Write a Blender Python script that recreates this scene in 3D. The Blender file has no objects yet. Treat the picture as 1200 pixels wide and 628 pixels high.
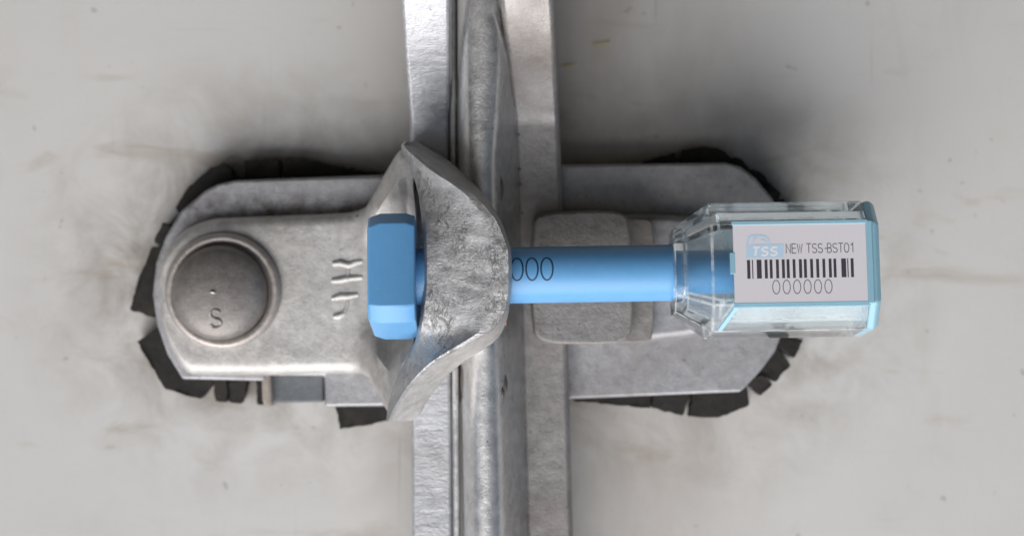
import bpy, bmesh, math, random
from mathutils import Vector, Matrix, noise as mnoise
R = math.radians
random.seed(4)
scene = bpy.context.scene
C = scene.collection

# ------------------------------------------------------------------ camera, sky, sun, exposure
# The door stands upright; the picture was taken with the camera held upside down, so "down" in the
# photograph is up in the world.  u = right, v = down, w = off the door, all in mm seen by the photographer.
FPX = 2424.0            # focal length in photo pixels (1200 wide)
ZC = 450.0              # camera to door, mm
HZ = 1.20               # height of the picture's middle above the ground, m
def W(u, v, w): return Vector((-u/1000.0, -w/1000.0, HZ + v/1000.0))
def uvw(px, py, w):
    s = (ZC - w)/FPX
    return ((px-600.0)*s, (py-314.0)*s, w)

cam_d = bpy.data.cameras.new('camera'); cam = bpy.data.objects.new('camera', cam_d); C.objects.link(cam)
cam_d.sensor_width = 36.0; cam_d.lens = 36.0*FPX/1200.0
cam_d.clip_start = 0.01; cam_d.clip_end = 50
cam.matrix_world = Matrix(((-1, 0, 0, 0), (0, 0, -1, -ZC/1000.0), (0, -1, 0, HZ), (0, 0, 0, 1)))
cam_d.dof.use_dof = True; cam_d.dof.focus_distance = (ZC-52)/1000.0; cam_d.dof.aperture_fstop = 12.0
scene.camera = cam

SUN = Vector((0.20, -0.57, 0.80)).normalized()      # towards the light
world = bpy.data.worlds.new('World'); scene.world = world; world.use_nodes = True
wn = world.node_tree.nodes; wl = world.node_tree.links; wn.clear()
sky = wn.new('ShaderNodeTexSky'); sky.sky_type = 'NISHITA'; sky.sun_disc = False
sky.sun_elevation = math.asin(SUN.z); sky.sun_rotation = math.atan2(SUN.x, SUN.y)
sky.air_density = 0.8; sky.dust_density = 3.5; sky.ozone_density = 1.0
bg = wn.new('ShaderNodeBackground'); bg.inputs['Strength'].default_value = 0.06
wo = wn.new('ShaderNodeOutputWorld')
wl.new(sky.outputs[0], bg.inputs['Color']); wl.new(bg.outputs[0], wo.inputs['Surface'])
sun_d = bpy.data.lights.new('sun', 'SUN'); sun_d.energy = 2.4; sun_d.angle = R(66); sun_d.color = (0.99, 0.99, 0.985)
sun = bpy.data.objects.new('sun', sun_d); C.objects.link(sun)
sun.location = SUN*3; sun.rotation_euler = SUN.to_track_quat('Z', 'Y').to_euler()
scene.view_settings.view_transform = 'Standard'; scene.view_settings.look = 'None'
scene.view_settings.exposure = 0.48; scene.view_settings.gamma = 1.0
scene.view_settings.use_curve_mapping = False
scene.render.engine = 'CYCLES'
scene.cycles.transmission_bounces = 12; scene.cycles.max_bounces = 16; scene.cycles.transparent_max_bounces = 12

# ------------------------------------------------------------------ materials
class NT:
    def __init__(s, name):
        s.m = bpy.data.materials.new(name); s.m.use_nodes = True
        s.n = s.m.node_tree.nodes; s.l = s.m.node_tree.links
        s.b = s.n['Principled BSDF']
        s.tc = s.n.new('ShaderNodeTexCoord')
    def set(s, **k):
        for a, v in k.items(): s.b.inputs[a.replace('_', ' ')].default_value = v
    def mapping(s, scale=(1, 1, 1), rot=(0, 0, 0)):
        m = s.n.new('ShaderNodeMapping'); m.inputs['Scale'].default_value = scale; m.inputs['Rotation'].default_value = rot
        s.l.new(s.tc.outputs['Object'], m.inputs['Vector']); return m.outputs[0]
    def noise(s, scale, detail=4, rough=0.55, vec=None, dist=0.0):
        t = s.n.new('ShaderNodeTexNoise'); t.inputs['Scale'].default_value = scale
        t.inputs['Detail'].default_value = detail; t.inputs['Roughness'].default_value = rough
        t.inputs['Distortion'].default_value = dist
        s.l.new(vec if vec is not None else s.tc.outputs['Object'], t.inputs['Vector']); return t.outputs['Fac']
    def voro(s, scale, vec=None):
        t = s.n.new('ShaderNodeTexVoronoi'); t.inputs['Scale'].default_value = scale
        s.l.new(vec if vec is not None else s.tc.outputs['Object'], t.inputs['Vector']); return t.outputs['Distance']
    def ramp(s, fac, stops):
        r = s.n.new('ShaderNodeValToRGB'); e = r.color_ramp.elements
        while len(e) < len(stops): e.new(0.5)
        for i, (p, c) in enumerate(stops):
            e[i].position = p; e[i].color = (c, c, c, 1) if not hasattr(c, '__len__') else (*c, 1)
        s.l.new(fac, r.inputs[0]); return r.outputs[0]
    def math(s, op, a, b=None, clamp=False):
        m = s.n.new('ShaderNodeMath'); m.operation = op; m.use_clamp = clamp
        for i, x in enumerate((a, b)):
            if x is None: continue
            if isinstance(x, (int, float)): m.inputs[i].default_value = x
            else: s.l.new(x, m.inputs[i])
        return m.outputs[0]
    def mix(s, fac, a, b):
        m = s.n.new('ShaderNodeMix'); m.data_type = 'RGBA'
        ins = {'f': m.inputs[0], 'a': m.inputs[6], 'b': m.inputs[7]}
        for k, x in (('f', fac), ('a', a), ('b', b)):
            if isinstance(x, (int, float)): ins[k].default_value = x
            elif isinstance(x, tuple): ins[k].default_value = (*x, 1)
            else: s.l.new(x, ins[k])
        return m.outputs[2]
    def bump(s, h, dist, strength=1.0, prev=None):
        b = s.n.new('ShaderNodeBump'); b.inputs['Strength'].default_value = strength; b.inputs['Distance'].default_value = dist
        s.l.new(h, b.inputs['Height'])
        if prev is not None: s.l.new(prev, b.inputs['Normal'])
        return b.outputs[0]
    def out(s, inp, x): s.l.new(x, s.b.inputs[inp])

def steel(name, *a, **k):
    return _steel(name, *a, **k).m
def _steel(name, base=(0.46, 0.46, 0.465), rough=0.5, metal=0.65, dirt=0.35, dirt_col=(0.16, 0.12, 0.085), pit=0.5, bump=0.00012, grain=(1, 1, 1), wear=0.0):
    """weathered hot-dip galvanised steel"""
    t = NT(name); v = t.mapping(grain)
    big = t.noise(55, 5, 0.6); mid = t.noise(420, 5, 0.62, v); fine = t.noise(2400, 3, 0.6, v)
    dark = tuple(c*0.82 for c in base); light = tuple(min(1, c*1.12) for c in base)
    col = t.mix(t.ramp(mid, [(0.32, 0.0), (0.68, 1.0)]), dark, light)
    col = t.mix(t.math('MULTIPLY', t.ramp(fine, [(0.35, 1.0), (0.6, 0.0)]), 0.28), col, tuple(c*0.5 for c in base))
    st = t.math('MULTIPLY', t.ramp(big, [(0.46, 0.0), (0.72, 1.0)]), dirt)
    col = t.mix(st, col, dirt_col)
    pits = t.ramp(t.noise(900, 2, 0.5), [(0.69, 0.0), (0.76, 1.0)])
    col = t.mix(t.math('MULTIPLY', pits, pit), col, (0.05, 0.045, 0.04))
    nrm = t.bump(big, 0.0006, 0.5); nrm = t.bump(mid, bump*1.0, 0.8, nrm); nrm = t.bump(fine, bump*0.4+0.000018, 0.9, nrm)
    if wear:
        vs = t.mapping((140, 900, 4200), (0, R(3), 0)); sc = t.noise(1.0, 3, 0.6, vs)
        mk = t.math('MULTIPLY', t.ramp(sc, [(0.54, 0.0), (0.70, 1.0)]), t.math('MULTIPLY', t.ramp(t.noise(140, 3, 0.6), [(0.45, 0.0), (0.6, 1.0)]), wear))
        vb = t.mapping((1, 1, 0.55), (0, R(25), 0)); pat = t.noise(900, 6, 0.72, vb, 1.2)
        mk2 = t.math('MULTIPLY', t.ramp(pat, [(0.47, 0.0), (0.62, 1.0)]), t.ramp(t.noise(110, 3), [(0.38, 0.0), (0.56, 1.0)]))
        mk = t.math('MAXIMUM', mk, t.math('MULTIPLY', mk2, wear*1.1))
        col = t.mix(mk, col, (0.095, 0.088, 0.08))
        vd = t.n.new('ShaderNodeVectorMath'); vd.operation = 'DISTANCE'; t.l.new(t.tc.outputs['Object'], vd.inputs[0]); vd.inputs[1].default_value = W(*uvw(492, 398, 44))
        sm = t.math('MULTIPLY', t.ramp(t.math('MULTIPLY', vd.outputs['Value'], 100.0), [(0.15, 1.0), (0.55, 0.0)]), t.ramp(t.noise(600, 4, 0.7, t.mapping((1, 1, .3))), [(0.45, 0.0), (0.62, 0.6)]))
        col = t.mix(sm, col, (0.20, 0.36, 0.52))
        nrm = t.bump(mk, 0.00012, 0.8, nrm)
    t.out('Base Color', col); t.out('Normal', nrm)
    rr = t.math('ADD', t.math('MULTIPLY', mid, 0.3), rough-0.15); rr = t.math('ADD', rr, t.math('MULTIPLY', st, 0.3), True)
    t.out('Roughness', rr); t.set(Metallic=metal); t.col = col
    return t

M = {}
t = _steel('galvanised_plate', (0.42, 0.42, 0.435), 0.5, 0.6, 0.35)
# brown grease and grit packed in the step beside the catch arm
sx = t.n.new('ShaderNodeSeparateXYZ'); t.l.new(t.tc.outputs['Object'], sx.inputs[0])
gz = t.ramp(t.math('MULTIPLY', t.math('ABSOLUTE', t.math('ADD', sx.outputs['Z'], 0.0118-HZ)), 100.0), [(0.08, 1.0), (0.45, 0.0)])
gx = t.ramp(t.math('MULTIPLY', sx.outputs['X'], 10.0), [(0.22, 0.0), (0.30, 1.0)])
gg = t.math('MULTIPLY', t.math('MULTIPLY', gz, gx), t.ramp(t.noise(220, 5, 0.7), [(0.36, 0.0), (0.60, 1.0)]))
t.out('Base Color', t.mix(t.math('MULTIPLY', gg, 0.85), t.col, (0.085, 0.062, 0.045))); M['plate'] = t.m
M['arm'] = steel('cast_galvanised_arm', (0.58, 0.565, 0.545), 0.52, 0.55, 0.32, (0.20, 0.15, 0.11), 0.35)
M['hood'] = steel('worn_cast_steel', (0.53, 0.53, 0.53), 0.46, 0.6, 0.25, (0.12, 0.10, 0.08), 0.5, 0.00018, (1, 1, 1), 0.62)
M['rivet'] = steel('rivet_steel', (0.25, 0.232, 0.218), 0.46, 0.5, 0.3, (0.13, 0.10, 0.085), 0.4)
M['collar'] = steel('rubbed_collar_steel', (0.48, 0.44, 0.41), 0.45, 0.6, 0.35, (0.27, 0.18, 0.13), 0.2)
M['flange'] = steel('handle_flange_zinc', (0.53, 0.54, 0.565), 0.42, 0.5, 0.3, (0.17, 0.14, 0.11), 0.6, 0.0003, (0.45, 1, 1.3))
M['flange_b'] = steel('handle_flange_brown_film', (0.35, 0.335, 0.325), 0.45, 0.65, 0.5, (0.19, 0.145, 0.12), 0.45, 0.0001)
M['rib'] = steel('handle_rib_zinc', (0.74, 0.74, 0.735), 0.36, 0.85, 0.25, (0.18, 0.15, 0.11), 0.6, 0.00006)
M['block'] = steel('keeper_block_cast', (0.29, 0.275, 0.26), 0.6, 0.45, 0.45, (0.15, 0.12, 0.09), 0.7, 0.0003)
M['pad'] = steel('dull_grey_pad', (0.155, 0.17, 0.18), 0.65, 0.3, 0.2, (0.12, 0.11, 0.10), 0.4)
M['lip'] = steel('rusty_lip', (0.40, 0.36, 0.32), 0.65, 0.3, 0.6, (0.22, 0.16, 0.12), 0.4)

def door_paint():
    t = NT('dirty_cream_paint')
    big = t.noise(11, 5, 0.6); mid = t.noise(38, 6, 0.65); fine = t.noise(900, 4, 0.6)
    streak = t.noise(30, 5, 0.6, t.mapping((3.0, 1, 0.7), (0, R(12), 0)))
    col = t.mix(t.ramp(big, [(0.35, 0.0), (0.7, 1.0)]), (0.612, 0.603, 0.585), (0.56, 0.547, 0.525))
    col = t.mix(t.math('MULTIPLY', t.ramp(streak, [(0.58, 0.0), (0.78, 1.0)]), 0.2), col, (0.40, 0.36, 0.31))
    col = t.mix(t.math('MULTIPLY', t.ramp(mid, [(0.60, 0.0), (0.78, 1.0)]), 0.16), col, (0.36, 0.31, 0.26))
    # grime gathered round the fitting: distance from the fitting's long axis
    sx = t.n.new('ShaderNodeSeparateXYZ'); t.l.new(t.tc.outputs['Object'], sx.inputs[0])
    dx = t.math('MAXIMUM', t.math('SUBTRACT', t.math('ABSOLUTE', t.math('SUBTRACT', sx.outputs['X'], 0.008)), 0.052), 0.0)
    dz = t.math('SUBTRACT', sx.outputs['Z'], HZ+0.003)
    d = t.math('SQRT', t.math('ADD', t.math('MULTIPLY', dx, dx), t.math('MULTIPLY', dz, dz)))
    g = t.ramp(t.math('MULTIPLY', d, 10.0), [(0.24, 1.0), (0.31, 0.55), (0.52, 0.0)])
    g = t.math('MULTIPLY', g, t.ramp(t.noise(70, 5, 0.65, None, 0.6), [(0.40, 0.05), (0.66, 1.0)]))
    col = t.mix(t.math('MULTIPLY', g, 0.75), col, (0.19, 0.15, 0.11))
    for k, (sc, rot, amt) in enumerate((((900, 900, 26), 14, .30), ((1300, 1300, 40), -38, .22), ((34, 1000, 1000), 9, .2))):
        ln = t.ramp(t.noise(1.0, 2, 0.5, t.mapping(sc, (0, R(rot), 0)), 0.3), [(0.69, 0.0), (0.75, 1.0)])
        ln = t.math('MULTIPLY', ln, t.ramp(t.noise(16+5*k, 3, 0.5), [(0.5, 0.0), (0.62, 1.0)]))
        col = t.mix(t.math('MULTIPLY', ln, amt), col, (0.27, 0.24, 0.20))
    rs = t.ramp(t.noise(1.0, 5, 0.6, t.mapping((26, 26, 90), (0, R(-28), 0)), 0.8), [(0.60, 0.0), (0.72, 1.0)])
    rs = t.math('MULTIPLY', rs, t.ramp(t.math('MULTIPLY', d, 10.0), [(0.30, 1.0), (0.85, 0.0)]))
    col = t.mix(t.math('MULTIPLY', rs, 0.65), col, (0.33, 0.265, 0.19))
    hx = t.ramp(t.math('MULTIPLY', t.math('ABSOLUTE', t.math('ADD', sx.outputs['X'], 0.014)), 10.0), [(0.10, 1.0), (0.52, 0.0)])
    hx = t.math('MULTIPLY', hx, t.ramp(t.noise(24, 5, 0.65, t.mapping((1.6, 1, 0.8))), [(0.32, 0.15), (0.66, 1.0)]))
    col = t.mix(t.math('MULTIPLY', hx, 0.5), col, (0.27, 0.215, 0.165))
    specks = t.ramp(t.noise(330, 2, 0.4), [(0.735, 0.0), (0.77, 1.0)])
    col = t.mix(t.math('MULTIPLY', specks, 0.35), col, (0.20, 0.18, 0.15))
    t.out('Base Color', col)
    n = t.bump(big, 0.0006, 0.4); n = t.bump(mid, 0.00012, 0.5, n); n = t.bump(fine, 0.00005, 0.7, n); t.out('Normal', n)
    t.out('Roughness', t.math('ADD', t.math('MULTIPLY', mid, 0.3), 0.40)); t.set(Specular_IOR_Level=0.35)
    return t.m
M['door'] = door_paint()

def rubber():
    t = NT('weathered_black_rubber'); f = t.noise(600, 4, 0.6); b = t.noise(120, 4)
    col = t.mix(f, (0.016, 0.015, 0.0145), (0.042, 0.039, 0.036))
    col = t.mix(t.math('MULTIPLY', t.ramp(b, [(0.5, 0.0), (0.75, 1.0)]), 0.35), col, (0.08, 0.068, 0.052))
    t.out('Base Color', col); t.out('Normal', t.bump(f, 0.0003, 0.7)); t.set(Roughness=0.85, Specular_IOR_Level=0.2)
    return t.m
M['rubber'] = rubber()

def blue_plastic(name, col, rough=0.36, sss=0.0):
    t = NT(name); f = t.noise(500, 3, 0.6); g = t.noise(5000, 2, 0.5)
    base = t.mix(f, tuple(c*0.93 for c in col), tuple(min(1, c*1.07) for c in col))
    sc = t.math('MULTIPLY', t.ramp(t.noise(1.0, 2, 0.5, t.mapping((160, 2600, 2600), (0, R(20), 0))), [(0.67, 0.0), (0.74, 1.0)]), t.ramp(t.noise(120, 3), [(0.5, 0.0), (0.6, 1.0)]))
    base = t.mix(t.math('MULTIPLY', sc, 0.45), base, (0.42, 0.58, 0.74))
    du = t.math('MULTIPLY', t.ramp(t.noise(1500, 3, 0.7), [(0.62, 0.0), (0.72, 1.0)]), t.ramp(t.noise(90, 3), [(0.48, 0.0), (0.66, 0.4)]))
    base = t.mix(du, base, (0.40, 0.52, 0.62))
    t.out('Base Color', base)
    t.out('Roughness', t.math('ADD', t.math('MULTIPLY', f, 0.12), rough-0.06))
    t.out('Normal', t.bump(g, 0.00003, 0.5)); 
    return t.m
M['blue'] = blue_plastic('sky_blue_plastic', (0.14, 0.385, 0.70))
M['blue_neck'] = blue_plastic('sky_blue_neck', (0.12, 0.34, 0.62))

def clear(name, col, rough=0.025, ior=1.33):
    # thin-walled clear plastic: part refracting, part plain see-through, a little milky
    t = NT(name); t.set(Base_Color=(*col, 1), Roughness=rough, IOR=ior, Transmission_Weight=1.0)
    n = t.noise(160, 2, 0.5); t.out('Normal', t.bump(n, 0.0002, 0.35))
    tr = t.n.new('ShaderNodeBsdfTransparent'); tr.inputs[0].default_value = (*col, 1)
    df = t.n.new('ShaderNodeBsdfTranslucent'); df.inputs[0].default_value = (0.85, 0.9, 0.91, 1)
    dd = t.n.new('ShaderNodeBsdfDiffuse'); dd.inputs[0].default_value = (0.85, 0.9, 0.91, 1)
    def mx(f, a, b):
        m = t.n.new('ShaderNodeMixShader'); m.inputs[0].default_value = f; t.l.new(a, m.inputs[1]); t.l.new(b, m.inputs[2]); return m.outputs[0]
    o = mx(0.8, t.b.outputs[0], tr.outputs[0])
    gl = t.n.new('ShaderNodeBsdfGlossy'); gl.inputs['Roughness'].default_value = 0.04; gl.inputs['Color'].default_value = (1, 1, 1, 1)
    lw = t.n.new('ShaderNodeFresnel'); lw.inputs[0].default_value = 1.42
    m = t.n.new('ShaderNodeMixShader'); t.l.new(lw.outputs[0], m.inputs[0]); t.l.new(o, m.inputs[1]); t.l.new(gl.outputs[0], m.inputs[2]); o = m.outputs[0]
    o = mx(0.035, o, mx(0.5, df.outputs[0], dd.outputs[0]))
    t.l.new(o, t.n['Material Output'].inputs['Surface']); return t.m
M['clear'] = clear('clear_polycarbonate', (0.93, 0.975, 0.99))
def tint(name, col, tr=0.55, rough=0.22):
    t = NT(name); n = t.noise(300, 3, 0.5)
    t.out('Base Color', t.mix(n, tuple(c*0.93 for c in col), col)); t.set(Roughness=rough, IOR=1.46, Transmission_Weight=tr); return t.m
M['cyan'] = tint('translucent_light_blue', (0.47, 0.80, 0.95), 0.35)
def edge_glint(name):  # whitish moulded edges, with the edge glints put into their colour
    t = NT(name); t.set(Base_Color=(0.90, 0.95, 0.96, 1), Roughness=0.3, IOR=1.4)
    tr = t.n.new('ShaderNodeBsdfTransparent'); m = t.n.new('ShaderNodeMixShader')
    f = t.ramp(t.noise(260, 3, 0.6), [(0.35, 0.58), (0.65, 0.92)]); t.l.new(f, m.inputs[0])
    t.l.new(t.b.outputs[0], m.inputs[1]); t.l.new(tr.outputs[0], m.inputs[2]); t.l.new(m.outputs[0], t.n['Material Output'].inputs['Surface']); return t.m
M['edge'] = edge_glint('frosted_edge_glint')
def milky(name):
    t = NT(name); t.set(Base_Color=(0.86, 0.92, 0.93, 1), Roughness=0.4, IOR=1.3, Transmission_Weight=0.4)
    tr = t.n.new('ShaderNodeBsdfTransparent'); tr.inputs[0].default_value = (0.93, 0.97, 0.98, 1); m = t.n.new('ShaderNodeMixShader')
    t.l.new(t.ramp(t.noise(90, 2, 0.5), [(0.3, 0.60), (0.7, 0.80)]), m.inputs[0])
    t.l.new(t.b.outputs[0], m.inputs[1]); t.l.new(tr.outputs[0], m.inputs[2]); t.l.new(m.outputs[0], t.n['Material Output'].inputs['Surface']); return t.m
M['milky'] = milky('milky_clear_insert')
M['steel_core'] = tint('pale_lock_core', (0.62, 0.70, 0.74), 0.2, 0.4)
def flat(name, col, rough=0.55, var=0.06):
    t = NT(name); n = t.noise(700, 3, 0.6)
    t.out('Base Color', t.mix(n, tuple(c*(1-var) for c in col), tuple(min(1, c*(1+var)) for c in col))); t.set(Roughness=rough); return t.m
M['label'] = flat('white_label_film', (0.75, 0.725, 0.765), 0.36, 0.02)
M['ink'] = flat('dark_grey_ink', (0.055, 0.052, 0.062), 0.5, 0.2)
M['ink_thin'] = flat('thin_grey_ink', (0.15, 0.145, 0.16), 0.5, 0.15)
M['ink_navy'] = flat('laser_mark_ink', (0.022, 0.05, 0.10), 0.5, 0.3)
M['logo'] = flat('pale_blue_ink', (0.52, 0.70, 0.86), 0.5, 0.03)
M['logo_w'] = flat('white_ink', (0.84, 0.86, 0.90), 0.5, 0.02)
M['orange'] = flat('orange_paint', (0.60, 0.16, 0.06), 0.5, 0.2)
M['yellow'] = flat('yellow_crayon', (0.52, 0.42, 0.12), 0.8, 0.3)
M['bright'] = steel('bright_stamped_steel', (0.55, 0.53, 0.50), 0.4, 0.8, 0.1)
M['stamp_dark'] = steel('dark_stamped_steel', (0.17, 0.155, 0.145), 0.5, 0.6, 0.1)

# ------------------------------------------------------------------ mesh helpers
def link(name, bm, mat, parent=None, smooth=40, bevel=0.0, seg=3, kind=None, fix=True):
    if fix: bmesh.ops.recalc_face_normals(bm, faces=bm.faces)
    me = bpy.data.meshes.new(name); bm.to_mesh(me); bm.free()
    me.materials.append(mat)
    if smooth:
        me.shade_smooth()
        if not bevel: me.set_sharp_from_angle(angle=R(smooth))
    o = bpy.data.objects.new(name, me); C.objects.link(o)
    if bevel:
        b = o.modifiers.new('bevel', 'BEVEL'); b.width = bevel/1000.0; b.segments = seg; b.limit_method = 'ANGLE'; b.angle_limit = R(28)
        b.harden_normals = True
    if parent is not None: put(o, parent)
    if kind: o['kind'] = kind
    return o
def put(o, parent):
    o.parent = parent
    loc = parent.location.copy(); p = parent.parent
    while p is not None: loc += p.location; p = p.parent
    o.matrix_parent_inverse = Matrix.Translation(loc).inverted() if not parent.data else parent_inv(parent)
def parent_inv(p):
    # meshes keep world coordinates: a mesh parent's world matrix is the identity
    return Matrix.Identity(4)
def thing(name, at, label, cat, group=None):
    o = bpy.data.objects.new(name, None); o.empty_display_size = 0.01; o.location = at; C.objects.link(o)
    o['label'] = label; o['category'] = cat
    if group: o['group'] = group
    return o
def smoothpoly(pts, it=2):
    for _ in range(it):
        q = []
        for i, p in enumerate(pts):
            r = pts[(i+1) % len(pts)]
            q += [(p[0]*.75+r[0]*.25, p[1]*.75+r[1]*.25), (p[0]*.25+r[0]*.75, p[1]*.25+r[1]*.75)]
        pts = q
    return pts
def prism(poly, top, bot, flare=0.0, jit=0.0):
    """polygon given in photo pixels at height top (mm off the door), dropped straight to bot"""
    bm = bmesh.new(); a = []; b = []
    cx = sum(p[0] for p in poly)/len(poly); cy = sum(p[1] for p in poly)/len(poly)
    cu, cv, _ = uvw(cx, cy, top)
    for i, (x, y) in enumerate(poly):
        u, v, _ = uvw(x, y, top)
        dj = jit*(random.random()-.5)
        a.append(bm.verts.new(W(u, v, top+dj)))
        k = Vector((u-cu, v-cv)); n = k.normalized()*flare if k.length > 0 else k
        b.append(bm.verts.new(W(u+n.x, v+n.y, bot)))
    n = len(poly); bm.faces.new(a); bm.faces.new(b)
    for i in range(n): bm.faces.new((a[i], a[(i+1) % n], b[(i+1) % n], b[i]))
    return bm
def loft(rings, closed=False, caps=True):
    bm = bmesh.new(); V = [[bm.verts.new(p) for p in r] for r in rings]; m = len(rings[0])
    for i in range(len(V) if closed else len(V)-1):
        A, B = V[i], V[(i+1) % len(V)]
        for j in range(m): bm.faces.new((A[j], A[(j+1) % m], B[(j+1) % m], B[j]))
    if caps and not closed: bm.faces.new(V[0]); bm.faces.new(V[-1])
    return bm
def interp(tab, x):
    if x <= tab[0][0]: return tab[0][1]
    for (a, fa), (b, fb) in zip(tab, tab[1:]):
        if x <= b: return fa+(fb-fa)*(x-a)/(b-a)
    return tab[-1][1]
def sinterp(tab, x):
    """monotone-ish smooth interpolation (Catmull-Rom on the table)"""
    n = len(tab)
    if x <= tab[0][0]: return tab[0][1]
    if x >= tab[-1][0]: return tab[-1][1]
    for i in range(n-1):
        x0, y0 = tab[i]; x1, y1 = tab[i+1]
        if x <= x1:
            m0 = (y1-tab[i-1][1])/(x1-tab[i-1][0]) if i > 0 else (y1-y0)/(x1-x0)
            m1 = (tab[i+2][1]-y0)/(tab[i+2][0]-x0) if i+2 < n else (y1-y0)/(x1-x0)
            h = x1-x0; s = (x-x0)/h
            return y0*(2*s**3-3*s*s+1)+m0*h*(s**3-2*s*s+s)+y1*(3*s*s-2*s**3)+m1*h*(s**3-s*s)
def ribbon(bm, pts, wdt, fn, z=0.0, closed=False):
    """mitred flat stroke through 2-D points; fn maps (x, y, z) to the world"""
    n = len(pts); L = []; Rr = []
    for i in range(n):
        p = Vector(pts[i]); a = Vector(pts[i-1]) if (i > 0 or closed) else None; b = Vector(pts[(i+1) % n]) if (i < n-1 or closed) else None
        d1 = (p-a).normalized() if a is not None else (b-p).normalized(); d2 = (b-p).normalized() if b is not None else d1
        t = (d1+d2); t = t.normalized() if t.length > 1e-6 else d1
        nn = Vector((-t.y, t.x)); k = 1.0/max(0.35, nn.dot(Vector((-d1.y, d1.x))))
        q = p+nn*wdt*.5*k; r = p-nn*wdt*.5*k
        L.append(bm.verts.new(fn(q.x, q.y, z))); Rr.append(bm.verts.new(fn(r.x, r.y, z)))
    for i in range(n if closed else n-1):
        j = (i+1) % n; bm.faces.new((L[i], L[j], Rr[j], Rr[i]))
def tube(pts, rad, sides=8):
    rings = []
    for i, p in enumerate(pts):
        t = (pts[min(i+1, len(pts)-1)]-pts[max(i-1, 0)]).normalized()
        a = t.cross(Vector((0, 1, 0))); a = a.normalized() if a.length > 1e-6 else t.cross(Vector((1, 0, 0))).normalized(); b = t.cross(a)
        rr = (rad[i] if hasattr(rad, "__len__") else rad)/1000.0
        rings.append([p+(a*math.cos(2*math.pi*k/sides)+b*math.sin(2*math.pi*k/sides))*rr for k in range(sides)])
    return loft(rings)
def arc(cx, cy, rx, ry, a0, a1, n=10): return [(cx+rx*math.cos(R(a0+(a1-a0)*i/n)), cy+ry*math.sin(R(a0+(a1-a0)*i/n))) for i in range(n+1)]
S_PTS = arc(.5, .26, .42, .24, -25, -180, 8)+arc(.5, .26, .42, .24, 180, 90, 4)[1:]+arc(.5, .75, .44, .245, -90, 0, 4)[1:]+arc(.5, .75, .44, .245, 0, 160, 8)[1:]
GLYPH = {   # strokes in a unit box, y down: (points, closed)
 'N': [([(.08, 1), (.08, 0), (.92, 1), (.92, 0)], 0)], 'E': [([(.9, 0), (.1, 0), (.1, 1), (.9, 1)], 0), ([(.14, .48), (.82, .48)], 0)],
 'W': [([(0, 0), (.27, 1), (.5, .1), (.73, 1), (1, 0)], 0)], 'T': [([(0, 0), (1, 0)], 0), ([(.5, .03), (.5, 1)], 0)],
 'S': [(S_PTS, 0)], '-': [([(.2, .55), (.8, .55)], 0)], '1': [([(.2, .25), (.6, 0), (.6, 1)], 0)],
 'B': [([(.12, 0)]+arc(.5, .24, .38, .24, -90, 90, 8)+[(.16, .48)], 0), ([(.12, .02), (.12, .98)], 0), ([(.16, .5)]+arc(.5, .75, .42, .25, -90, 90, 8)+[(.12, 1)], 0)],
 '0': [(arc(.5, .5, .46, .5, 0, 345, 23), 1)], 'H': [([(.05, 0), (.05, 1)], 0), ([(.95, 0), (.95, 1)], 0), ([(.08, .5), (.92, .5)], 0)], ' ': [] }
def text(bm, s, x, y, w, h, adv, wdt, fn, slant=0.0, z=0.0, narrow=()):
    for i, ch in enumerate(s):
        for k, (pts, cl) in enumerate(GLYPH[ch]):
            q = [(x+px*w+(1-py)*h*slant, y+py*h) for px, py in pts]
            ribbon(bm, q, wdt, fn, z+0.004*k, bool(cl))
        x += adv*(0.55 if ch in ' -1' else 1.0)

# ------------------------------------------------------------------ the setting: the steel door
def build_door():
    bm = bmesh.new(); n = 60; half = 0.9
    g = [[None]*(n+1) for _ in range(n+1)]
    for i in range(n+1):
        for j in range(n+1):
            x = -half+2*half*i/n; z = -half+2*half*j/n
            d = 0.0022*(mnoise.noise(Vector((x*4, z*4, 3.1)))-0.6)
            if abs(x) < 0.12 and abs(z) < 0.08: d *= 0.2
            g[i][j] = bm.verts.new((x, 0.0005+max(0, -d), HZ+z))
    for i in range(n):
        for j in range(n): bm.faces.new((g[i][j], g[i+1][j], g[i+1][j+1], g[i][j+1]))
    back = [bm.verts.new((sx*half, 0.03, HZ+sz*half)) for sx, sz in ((-1, -1), (1, -1), (1, 1), (-1, 1))]
    bm.faces.new(back)
    return bm
door = link('container_door_wall', build_door(), M['door'], smooth=60, kind='structure')
door['label'] = 'dirty off-white painted steel container door behind the lock fittings'
for (x0, y0, x1, y1) in ((696, 54, 712, 51), (660, 79, 674, 76)):
    bm = bmesh.new(); n = 9
    for k in range(n):
        t = k/(n-1); cx = x0+(x1-x0)*t; cy = y0+(y1-y0)*t+random.uniform(-1, 1); s = random.uniform(.8, 1.7)
        vs = [bm.verts.new(W(*uvw(cx+math.cos(a)*s*1.3*random.uniform(.7, 1.2), cy+math.sin(a)*s*random.uniform(.5, 1), 0.12+0.01*k))) for a in [i*math.pi/3 for i in range(6)]]
        bm.faces.new(vs)
    o = link('crayon_mark', bm, M['yellow'], door, smooth=0, fix=False); o['label'] = 'faint yellow crayon dash on the door paint'

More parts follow.
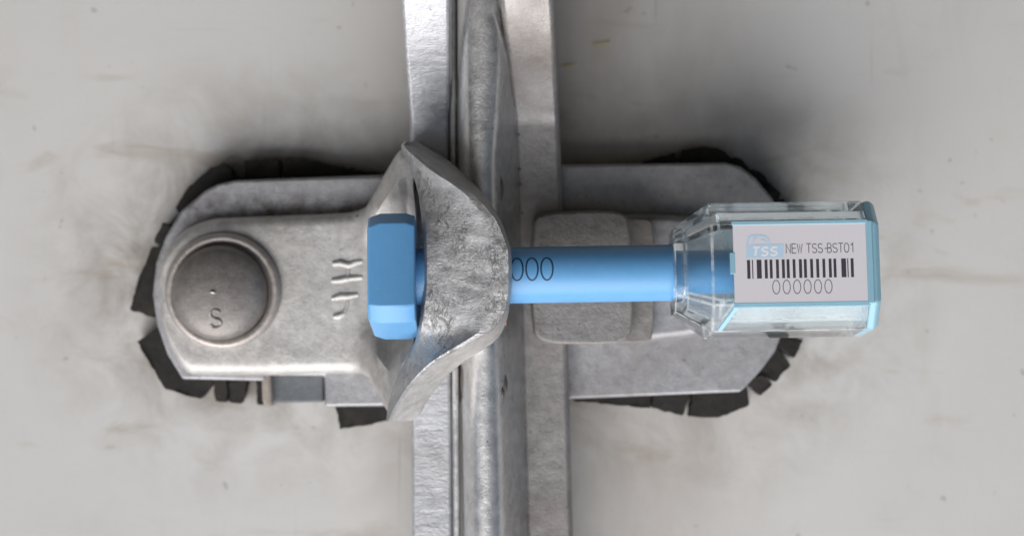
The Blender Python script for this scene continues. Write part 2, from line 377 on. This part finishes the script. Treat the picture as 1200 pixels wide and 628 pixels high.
# ------------------------------------------------------------------ broken rubber gasket round the fitting
gasket = thing('rubber_gasket', W(*uvw(560, 335, 0)), 'broken black rubber gasket showing in pieces around the steel plate', 'gasket')
GP = [
 [(286, 187), (326, 186), (328, 222), (286, 224)], [(332, 186), (359, 187), (448, 204), (450, 222), (333, 224)],
 [(205, 243), (222, 218), (245, 197), (262, 191), (271, 198), (276, 222), (252, 230), (232, 246), (218, 262)],
 [(190, 260), (206, 267), (200, 290), (180, 284)], [(178, 289), (196, 292), (193, 330), (192, 376), (152, 363), (160, 333)],
 [(160, 400), (188, 382), (212, 412), (226, 432), (252, 438), (250, 448), (235, 468), (193, 456)],
 [(249, 436), (266, 436), (266.5, 471), (252, 470)], [(267.5, 436), (292, 436), (290, 448), (283, 473), (268, 471)],
 [(300, 438), (314, 438), (311, 474), (301, 474)], [(391, 462), (455, 462), (462, 492), (398, 503)],
 [(668, 452), (764, 452), (763, 478), (715, 474), (672, 470)], [(765, 452), (809, 452), (808, 466), (800, 487), (764, 478)],
 [(811, 452), (868, 445), (876, 456), (878, 475), (842, 489), (806, 488), (811, 470)],
 [(872, 446), (893, 438), (906, 450), (891, 464)], [(884, 428), (910, 404), (927, 428), (908, 448), (894, 437)],
 [(908, 390), (942, 398), (931, 420), (914, 408)], [(915, 332), (948, 332), (943, 396), (908, 388)],
 [(908, 236), (918, 232), (938, 262), (949, 330), (920, 330), (915, 270)],
 [(752, 190), (775, 183), (792, 178), (795, 205), (752, 206)], [(798, 176), (812, 173), (828, 172), (845, 175), (858, 186), (856, 205), (798, 205)],
 [(860, 184), (870, 187), (879, 198), (872, 212), (858, 204)], [(880, 198), (892, 202), (901, 213), (892, 228), (874, 212)],
 [(902, 213), (916, 227), (911, 240), (900, 244), (893, 229)]]
def ragged(p, step=5.0, amp=0.9):
    q = []
    for (x0, y0), (x1, y1) in zip(p, p[1:]+p[:1]):
        n = max(1, int(math.hypot(x1-x0, y1-y0)/step))
        for k in range(n):
            t = k/n; a = amp*(0.5 if k == 0 else 1.0)
            q.append((x0+(x1-x0)*t+random.uniform(-a, a), y0+(y1-y0)*t+random.uniform(-a, a)))
    return q
for i, p in enumerate(GP):
    p = ragged(p)
    o = link('gasket_segment', prism(p, 5.2+random.uniform(-.7, .5), 0.05, 0.0, 0.5), M['rubber'], gasket, bevel=0.35, seg=2)

# ------------------------------------------------------------------ base plate with keeper block
plate = thing('retainer_plate', W(*uvw(560, 335, 0)), 'galvanised steel retainer plate with rounded ends bolted to the door behind the handle', 'plate')
out = [(275, 212), (360, 209), (445, 207), (660, 194), (850, 191), (868, 196), (886, 210), (905, 233), (922, 272), (929, 320), (924, 372), (908, 412), (890, 436), (868, 459),
       (770, 463), (670, 467), (560, 471), (445, 475), (381, 476), (380, 440), (312, 440), (310, 446), (214, 444), (196, 415), (184, 380), (179, 345), (183, 308), (194, 278), (212, 248), (240, 224), (256, 216)]
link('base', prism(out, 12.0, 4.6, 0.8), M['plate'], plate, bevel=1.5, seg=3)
link('recess_pad', prism([(308, 430), (379.5, 430), (379, 471), (318, 472)], 8.2, 1.0, 0.2), M['pad'], plate, bevel=0.5)
link('worn_lip', prism([(306, 437), (317, 436), (319, 475), (312, 479), (307, 470)], 10.5, 1.0, 0.2), M['lip'], plate, bevel=0.8)
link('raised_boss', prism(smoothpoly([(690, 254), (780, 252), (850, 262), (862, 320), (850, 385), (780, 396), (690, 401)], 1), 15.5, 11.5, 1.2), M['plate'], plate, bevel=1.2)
link('block_step', prism(smoothpoly([(700, 256), (758, 255), (766, 262), (768, 320), (766, 396), (756, 402), (700, 402)], 1), 20.0, 11.0, 0.4), M['block'], plate, bevel=1.5)
kb = smoothpoly([(624, 262), (632, 250), (690, 247), (728, 248), (738, 258), (741, 320), (742, 385), (732, 402), (690, 404), (636, 402), (624, 388)], 1)
link('keeper_block', prism(kb, 26.5, 11.0, 0.6), M['block'], plate, bevel=2.2, seg=4)

# ------------------------------------------------------------------ the long handle: two flanges and a raised rib
handle = thing('door_handle', W(*uvw(575, 314, 0)), 'long grey galvanised handle bar running straight up and down the picture', 'handle')
YS = [-150, -60, 0, 70, 128, 138, 148, 220, 314, 420, 520, 628, 720, 800]
Dfl = lambda y: interp([(-150, 44), (-30, 41), (0, 38), (134, 18.6), (150, 18), (800, 18)], y)
xl0 = [(-150, 459), (0, 470), (140, 480), (628, 483), (800, 484)]; xl1 = [(-150, 526), (0, 527), (140, 526.5), (628, 530), (800, 532)]
xr0 = [(-150, 570), (0, 586), (140, 601), (200, 604), (628, 616), (800, 619)]; xr1 = [(-150, 641), (0, 649), (140, 656), (314, 663), (628, 672), (800, 676)]
def bar(xa, xb, dt, th):
    rings = []
    for y in YS:
        d = dt(y); u0, v, _ = uvw(interp(xa, y), y, d); u1 = uvw(interp(xb, y), y, d)[0]
        rings.append([W(u0, v, d), W(u1, v, d), W(u1, v, d-th), W(u0, v, d-th)])
    return loft(rings)
o = link('flange', bar(xl0, xl1, Dfl, 6.0), M['flange'], handle, bevel=0.9); o['label'] = 'bluish left flange of the handle with rippled zinc'
o = link('flange', bar(xr0, xr1, Dfl, 6.0), M['flange_b'], handle, bevel=1.3); o['label'] = 'brownish right flange of the handle'
# narrow strip of bright cut edge beside the left flange
o = link('cut_edge', bar([(-150, 527), (0, 527.5), (140, 527.5), (628, 531), (800, 533)], [(-150, 535), (0, 535), (140, 534.5), (628, 539), (800, 541)], lambda y: 19.4, 7.0), M['rib'], handle, bevel=0.7)
RIBP = [(0.0, 18), (0.03, 24), (0.07, 30), (0.12, 34), (0.19, 36.3), (0.28, 37.4), (0.40, 37.8), (0.52, 37.4), (0.60, 36.2), (0.66, 34), (0.74, 29.5), (0.86, 24), (1.0, 18.5)]
def rib():
    rings = []
    prof = RIBP
    for k in range(100):
        y = -150+950*k/99
        a = interp([(-150, 533), (140, 534), (628, 541), (800, 543)], y); b = interp([(-150, 598), (0, 600), (140, 607), (628, 619), (800, 621)], y)
        r = []
        for s, d in prof:
            d2 = d-3.3*(d-14)/24+0.05*mnoise.noise(Vector((s*4, y*.02, 1.7)))
            g = max(0, min(1, (190-y)/120)); s2 = s+0.15*g*(1 if .45 < s < .8 else (.5 if .8 <= s < .95 or .3 < s <= .45 else 0)); u, v, _ = uvw(a+(b-a)*s2, y, 30.0); r.append(W(u, v, d2))
        u, v, _ = uvw(b, y, 30); r.append(W(u, v, 14.0)); u, v, _ = uvw(a, y, 30); r.append(W(u, v, 14.0))
        rings.append(r)
    return loft(rings)
rb = link('rib', rib(), M['rib'], handle, smooth=50)
for s_, y0, y1 in ((0.045, 428, 470), (0.70, 438, 462), (0.655, 452, 468), (0.70, 205, 235)):
    pts = []
    for k in range(7):
        y = y0+(y1-y0)*k/6
        a = interp([(-150, 533), (140, 534), (628, 541), (800, 543)], y); b = interp([(-150, 598), (0, 600), (140, 607), (628, 619), (800, 621)], y)
        d = interp(RIBP, s_); d = d-3.3*(d-14)/24; u, v, _ = uvw(a+(b-a)*s_, y, 30.0); pts.append(W(u, v, d-0.2))
    link('slot', tube(pts, [0.05, .35, .5, .55, .5, .35, .05], 8), M['stamp_dark'], rb, smooth=60)

# ------------------------------------------------------------------ pivoting catch: flat arm that ends in an arched hood
catch = thing('locking_catch', W(*uvw(330, 340, 12)), 'cast steel catch with flat arm and arched worn hood over the handle', 'catch')
ARMD = [(184, 16.6), (380, 17.0), (418, 17.3), (432, 20), (450, 26.5), (468, 34), (484, 35)]
def arm():
    top = [(184, 335), (186, 318), (190, 303), (196, 290), (205, 278), (216, 268), (232, 260), (252, 255), (300, 253), (380, 250), (415, 248), (428, 242), (440, 222), (450, 203), (459, 188), (465, 178), (470, 174), (476, 173), (484, 190)]
    bot = [(184, 350), (186, 366), (190, 384), (196, 402), (205, 420), (213, 433), (222, 439), (252, 440), (300, 440), (380, 438), (422, 438), (432, 443), (440, 458), (448, 474), (456, 488), (464, 490), (474, 478), (484, 455)]
    Dt = ARMD
    xs = [184, 185, 186, 188, 190, 193, 196, 200, 205, 210, 216, 222, 230, 240]+list(range(252, 420, 12))+list(range(420, 486, 4))
    er = 2.6; rings = []
    for x in xs:
        d = interp(Dt, x); y0 = interp(top, x); y1 = interp(bot, x)
        u, v0, _ = uvw(x, y0, d); _, v1, _ = uvw(x, y1, d); w = v1-v0; e = min(er, w*.45)
        low = 11.5 if x < 415 else 13.5
        edge = min(1.0, (x-183)/8.0); d2 = low+1.5+(d-low-1.5)*math.sqrt(edge)
        n = 14
        ring = [(v0, low)]
        for a in range(0, 91, 18): ring.append((v0+e*(1-math.cos(R(a))), d2-e*(1-math.sin(R(a)))))
        for k in range(1, n):
            vv = v0+e+(w-2*e)*k/n; q_ = abs(2*(vv-v0)/w-1); dip = max(0, d-17.5)*0.86*max(0, 1-(q_/(0.76 if vv < (v0+v1)/2 else 0.60))**4)
            ring.append((vv, d2-dip+0.22*mnoise.noise(Vector((u*.09, vv*.09, 5.0)))))
        for a in range(90, -1, -18): ring.append((v1-e*(1-math.cos(R(a))), d2-e*(1-math.sin(R(a)))))
        ring.append((v1, low))
        rings.append([W(u, vv, dd) for vv, dd in ring])
    return loft(rings)
link('arm', arm(), M['arm'], catch, smooth=50)
Lt = [(166, 474), (170, 470), (176, 471), (190, 476), (215, 487), (240, 492), (270, 495), (310, 496), (345, 495), (375, 491), (400, 486), (425, 474), (450, 462), (475, 455), (493, 452)]
It = [(166, 477), (170, 474), (176, 478), (190, 495), (201, 510), (214, 533), (227, 553), (245, 571), (262, 583), (291, 594), (320, 596), (350, 594), (372, 588), (388, 574), (400, 553), (412, 530), (424, 510), (437, 494), (450, 482), (470, 467), (484, 459), (493, 454)]
Rt = [(166, 489), (176, 506), (186, 522), (198, 537), (210, 551), (223, 563), (236, 574), (252, 583), (268, 591), (290, 597), (320, 600), (350, 598), (375, 594), (390, 588), (400, 579), (412, 562), (425, 542), (440, 524), (455, 511), (470, 500), (485, 492), (493, 482)]
HIt = [(166, 38), (185, 43.5), (205, 47.5), (225, 50), (250, 51.6), (290, 52.3), (324, 52.6), (360, 52.3), (390, 51.5), (410, 50), (430, 47.5), (455, 43), (475, 39.5), (493, 36)]
HLt = [(166, 35.5), (190, 38.5), (215, 41.5), (245, 44.6), (285, 47.2), (324, 47.8), (365, 47.2), (400, 44), (430, 40.5), (460, 37.5), (493, 34)]
Bt = [(166, 14), (215, 18), (250, 36), (282, 46.8), (365, 46.8), (398, 36), (430, 18), (493, 14)]
def hood():
    rings = []
    ys = [166+k*(493-166)/80 for k in range(81)]
    for y in ys:
        l, i_, r = (sinterp(t, y) for t in (Lt, It, Rt)); hi = sinterp(HIt, y); hl = sinterp(HLt, y); lo = interp(Bt, y)
        i_ = max(i_, l+2); r = max(r, i_+4)
        e_ = min(1, abs(y-324)/95); ri = hi-5.2-(9.5 if y < 324 else 5.5)*e_*e_
        if lo > ri-0.6: lo = ri-0.6
        pts = [(l, hl-4.5), (l+0.4, hl-2.6), (l+1.8, hl-1.1), (l+4.5, hl-0.2)]
        pts = [(min(x, l+(i_-l)*.3), d) for x, d in pts]
        x0 = pts[-1][0]; n = 14; pw = 1.45-0.65*e_
        for k in range(1, n+1):
            s = k/n; pts.append((x0+(i_-x0)*s, hl-0.2+(hi-hl+0.2)*s**pw-(0.8*max(0, s-.86)/.14 if s > .86 else 0)))
        hq = pts[-1][1]
        for s in (.1, .35, .65, .9, 1.0): pts.append((i_+(r-i_)*s, hq+(ri-hq)*s**1.1))
        ring = []
        for k, (x, d) in enumerate(pts):
            nz = 0.25*mnoise.noise(Vector((x*.06, y*.06, 2.0)))+0.18*mnoise.noise(Vector((x*.17, y*.17, 9.0)))
            if abs(y-324) < 60 and x > i_-8: nz += 0.25*mnoise.noise(Vector((x*.3, y*.3, 4.0)))
            u, v, _ = uvw(x, y, d); ring.append(W(u+nz*.4, v, d+nz))
        u, v, _ = uvw(r, y, ri); ring.append(W(u-0.6, v, lo))
        u2, v2, _ = uvw(l, y, hl-4.5); ring.append(W(u2+.2, v2, min(lo, hl-5.2)))
        rings.append(ring)
    return loft(rings)
hd = link('hood', hood(), M['hood'], catch, smooth=36)
hd.data.materials.append(M['arm'])
ni = 25        # points in one ring; the unworn casting skin covers the chamfer and the sides
for p in hd.data.polygons:
    if p.index < 80*ni and p.index % ni >= 18: p.material_index = 1
# cast letters on the arm (they read sideways)
for pts in ([(390, 309), (399, 308), (409, 311), (416, 308), (425, 306)], [(389, 329), (399, 328), (409, 326), (425, 325)], [(409, 311), (408, 318), (408, 326)],
            [(389, 350), (399, 347), (408, 347), (420, 345)], [(391, 371), (397, 370), (404, 367)], [(408, 348), (407, 358), (403, 367)]):
    thin = abs(pts[0][0]-pts[-1][0]) < 6
    P = [W(*uvw(x, y, interp(ARMD, x)-max(0, interp(ARMD, x)-17.5)*.86-0.25)) for x, y in pts]
    link('cast_stroke', tube(P, [0.55 if thin else (0.6 if k in (0, len(P)-1) else 0.85) for k in range(len(P))], 12), M['arm'], catch, smooth=70)

# pivot rivet with its collar, part of the catch
def revolve(cx, cy, d0, prof, n=56):
    u, v, _ = uvw(cx, cy, d0); rings = []
    for r, d in prof: rings.append([W(u+r*math.cos(2*math.pi*k/n), v+r*math.sin(2*math.pi*k/n), d) for k in range(n)])
    return loft(rings)
link('rivet_collar', revolve(261, 341, 18, [(12.3, 14), (12.2, 17.7), (11.8, 18.7), (11.2, 19.1), (10.5, 18.9), (10.0, 18.4), (9.6, 14)]), M['collar'], catch, smooth=60)
prof = [(9.95, 14), (9.95, 19.2), (9.6, 20.4)]+[(9.6*math.cos(R(a)), 20.4+2.9*math.sin(R(a))) for a in (12, 24, 36, 48, 60, 72, 82, 89)]
dome = link('rivet', revolve(255.5, 343, 22, prof), M['rivet'], catch, smooth=60)
du, dv, _ = uvw(255.5, 343, 22)
def ondome(x, y, z):
    rr = min(9.3, math.hypot(x, y)); return W(du+x, dv+y, 20.4+2.9*math.sqrt(max(0, 1-(rr/9.6)**2))+z)
q = [((px-.5)*2.5-0.3, (py-.5)*3.7+5.2) for px, py in S_PTS]
link('stamped_letter', tube([ondome(x, y, 0.03) for x, y in q], 0.2, 6), M['stamp_dark'], dome, smooth=60)  # dark tube paints the shaded side of the engraved stroke
link('stamped_letter_lit_edge', tube([ondome(x-.22, y+.22, 0.02) for x, y in q], 0.16, 6), M['bright'], dome, smooth=60)  # bright offset copy paints the lit edge of the engraving
link('punch_dot', tube([ondome(-1.3, -.2, -.15), ondome(-1.1, -.2, .12), ondome(-0.7, -.1, .1), ondome(-.5, -.1, -.15)], 0.35, 8), M['bright'], dome, smooth=60)

# small casting pits
for px, py, d, rad, par in ((413, 262, 17.2, .42, catch), (419, 254, 17.2, .36, catch), (413, 372, 17.2, .3, catch), (420, 402, 17.3, .3, catch),
                            (608, 158, 18, .35, handle), (609, 199, 18, .35, handle), (610, 216, 18, .3, handle), (612, 250, 18, .25, handle)):
    c = W(*uvw(px, py, d)); link('pit', tube([c+Vector((0, 0.0006, 0)), c+Vector((0, 0, 0)), c+Vector((0, -0.0001, 0))], [rad, rad, rad*.6], 10), M['stamp_dark'], par, smooth=60)

# ------------------------------------------------------------------ the bolt seal
seal = thing('bolt_seal', W(*uvw(700, 322, 46)), 'blue high-security bolt seal with clear locking body through the catch', 'seal')
U0, V0, D0 = uvw(600, 322.6, 41.0); TILT = R(0.9)
def seal_fn(delta):
    cd, sd = math.cos(R(delta)), math.sin(R(delta)); ct, st = math.cos(TILT), math.sin(TILT)
    def f(s, a, b):            # s along the pin, a down the face, b out of the face
        s *= 1.0125; a *= 1.0125; b *= 1.0125
        dv = a*cd-b*sd; dw = a*sd+b*cd
        return W(U0+s*ct+dv*st, V0-s*st+dv*ct, D0+dw)
    return f
def octa(s, k, a, w, f): 
    return [f(s, x*k, y*k) for x, y in ((-w, a), (w, a), (a, w), (a, -w), (w, -a), (-w, -a), (-a, -w), (-a, w))]
fh = seal_fn(13)
a, w = 10.8, 8.1
link('pin_head', loft([octa(s, k, a, w, fh) for s, k in ((-27.6, .90), (-27.2, .945), (-25.2, 1.0), (-20.2, 1.0), (-18.5, .955))]), M['blue'], seal, bevel=0.55, seg=4)
f0 = seal_fn(0)
def cyl(prof, n=48): return loft([[f0(s, r*math.sin(2*math.pi*k/n), r*math.cos(2*math.pi*k/n)) for k in range(n)] for s, r in prof])
shaft = link('pin_shaft', cyl([(-19.2, 5.5), (0, 5.5), (31.6, 5.5), (32.6, 5.4), (33.1, 5.1), (33.3, 4.6)]), M['blue'], seal, smooth=40)
link('pin_neck', cyl([(33.2, 4.25), (43.5, 4.25), (44, 3.9), (60, 3.9)]), M['blue_neck'], seal, smooth=40)
# printed zeros wrapped round the shaft
for cx in (587.5, 606, 623.5, 641):
    bm = bmesh.new(); sc = (ZC-51)/FPX; s0 = (cx-600)*sc
    pts = [(s0+1.15*math.cos(t), -1.25+2.25*math.sin(t)) for t in [2*math.pi*k/28 for k in range(28)]]
    def oncyl(x, y, z): return f0(x, (5.5+z)*math.sin(y/5.5), (5.5+z)*math.cos(y/5.5))
    ribbon(bm, pts, 0.32, oncyl, 0.02, True)
    link('printed_zero', bm, M['ink_navy'], shaft, smooth=0, fix=False)
# housing: hollow clear shell
fb = seal_fn(7); A, B = 12.45, 7.75
outer = [(31.0, .44), (31.2, .66), (38.0, 1.0), (67.4, 1.0)]
inner = [(67.4, .86), (39.6, .86), (33.6, .62), (33.4, .44)]
hs = link('housing', loft([octa(s, k, A, B, fb) for s, k in outer+inner], closed=True), M['clear'], seal, smooth=0, bevel=0.3, seg=2)
hs.data.materials.append(M['edge']); hs.modifiers['bevel'].material = 1  # bevel faces take the whitish colour that paints the edge glints
link('end_cap', loft([octa(s, k, A, B, fb) for s, k in ((67.5, .985), (68.9, 1.0), (69.9, .93))]), M['cyan'], seal, bevel=0.4, seg=2)
link('lock_core', cyl([(45, 4.4), (46, 5.0), (62, 5.0), (63, 4.4)]), M['steel_core'], seal, smooth=40)
link('lock_insert', loft([octa(s, k, A, B, fb) for s, k in ((42.4, .80), (66.9, .80))]), M['milky'], seal, bevel=0.5, seg=2)
# blue insert seen as thin edge strips round the label, in front of the shell
def boxp(s0, s1, a0, a1, b0, b1, f): return loft([[f(s, x, y) for x, y in ((a0, b0), (a1, b0), (a1, b1), (a0, b1))] for s in (s0, s1)])
link('insert_edge', boxp(41.8, 67.6, -8.15, -7.35, A-.3, A+.30, fb), M['cyan'], seal, bevel=0.15, seg=2)
link('insert_edge', boxp(41.8, 67.6, 7.35, 8.35, A-.5, A+.22, fb), M['cyan'], seal, bevel=0.15, seg=2)
link('insert_edge', boxp(67.2, 68.4, -7.9, 7.9, A-.6, A+.34, fb), M['cyan'], seal, bevel=0.2, seg=2)
def strip(p0, p1, wd, th, f):
    (s0, a0, b0), (s1, a1, b1) = p0, p1
    return loft([[f(s-wd, x, y+th*0), f(s+wd, x, y), f(s+wd, x-th*.7, y-th*.7), f(s-wd, x-th*.7, y-th*.7)] for s, x, y in (p0, p1)])
link('insert_edge', strip((42.6, 8.1, A-.2), (39.4, A-.1, 8.0), .5, .8, fb), M['cyan'], seal, bevel=0.15, seg=2)
link('insert_tab', boxp(41.3, 42.3, -2.2, 1.9, A-1.2, A+.25, fb), M['cyan'], seal, bevel=0.15, seg=2)
# the printed label
LS, LW, LH = 42.0, 25.2, 15.0
lab = link('label_plate', boxp(LS, LS+LW, -LH/2, LH/2, A-.35, A+.18, fb), M['label'], seal, bevel=0.08, seg=2)
def onlab(x, y, z): return fb(LS+x, y-LH/2, A+.20+z)
def zx(x): return (x-15)/1060*LW
def zy(y): return (y-5)/615*LH
bm = bmesh.new()
for x0, x1 in ((120, 145), (160, 168), (197, 235), (260, 283), (300, 322), (350, 373), (397, 420), (435, 458), (483, 505), (533, 557), (572, 595), (622, 645), (670, 693), (720, 742), (770, 793), (808, 830), (870, 908), (918, 926), (945, 968)):
    vs = [bm.verts.new(onlab(zx(x), zy(y), 0.0)) for x, y in ((x0, 284), (x1, 284), (x1, 430), (x0, 430))]; bm.faces.new(vs)
link('barcode', bm, M['ink'], lab, smooth=0, fix=False)
bm = bmesh.new(); text(bm, 'NEW TSS-BST01', zx(432), zy(164), zx(472)-zx(432), zy(236)-zy(164), zx(478)-zx(432), 0.155, onlab)
link('printed_text', bm, M['ink_thin'], lab, smooth=0, fix=False)
bm = bmesh.new(); text(bm, '000000', zx(316), zy(446), zx(378)-zx(316), zy(552)-zy(446), zx(399)-zx(316), 0.15, onlab)
link('printed_number', bm, M['ink_thin'], lab, smooth=0, fix=False)
def lpoly(bm, pts, z): bm.faces.new([bm.verts.new(onlab(zx(x), zy(y), z)) for x, y in pts])
bm = bmesh.new(); lpoly(bm, [(150, 162), (418, 162), (408, 268), (112, 268), (118, 200)], 0.0)
ribbon(bm, [(zx(x), zy(y)) for x, y in ((122, 190), (128, 150), (140, 112), (160, 98), (215, 94), (262, 100), (292, 120), (300, 150))], 0.42, onlab, 0.006)
ribbon(bm, [(zx(x), zy(y)) for x, y in ((175, 150), (182, 122), (205, 112))], 0.3, onlab, 0.006)
ribbon(bm, [(zx(x), zy(y)) for x, y in ((235, 128), (262, 132), (278, 150))], 0.36, onlab, 0.006)
logo = link('logo', bm, M['logo'], lab, smooth=0, fix=False)
bm = bmesh.new(); text(bm, 'TSS', zx(160), zy(185), zx(214)-zx(160), zy(250)-zy(185), zx(232)-zx(160), 0.42, onlab, 0.2, 0.016)
link('logo_letters', bm, M['logo_w'], logo, smooth=0, fix=False)

# a flake of orange paint caught on the rib
bm = tube([W(*uvw(590, 373, 33.2)), W(*uvw(592, 377, 33.2)), W(*uvw(592.5, 381, 33))], [0.15, 0.42, 0.2], 6)
fl = link('paint_flake', bm, M['orange'], smooth=60)
fl['label'] = 'tiny orange paint flake on the handle rib below the blue pin'; fl['category'] = 'paint flake'
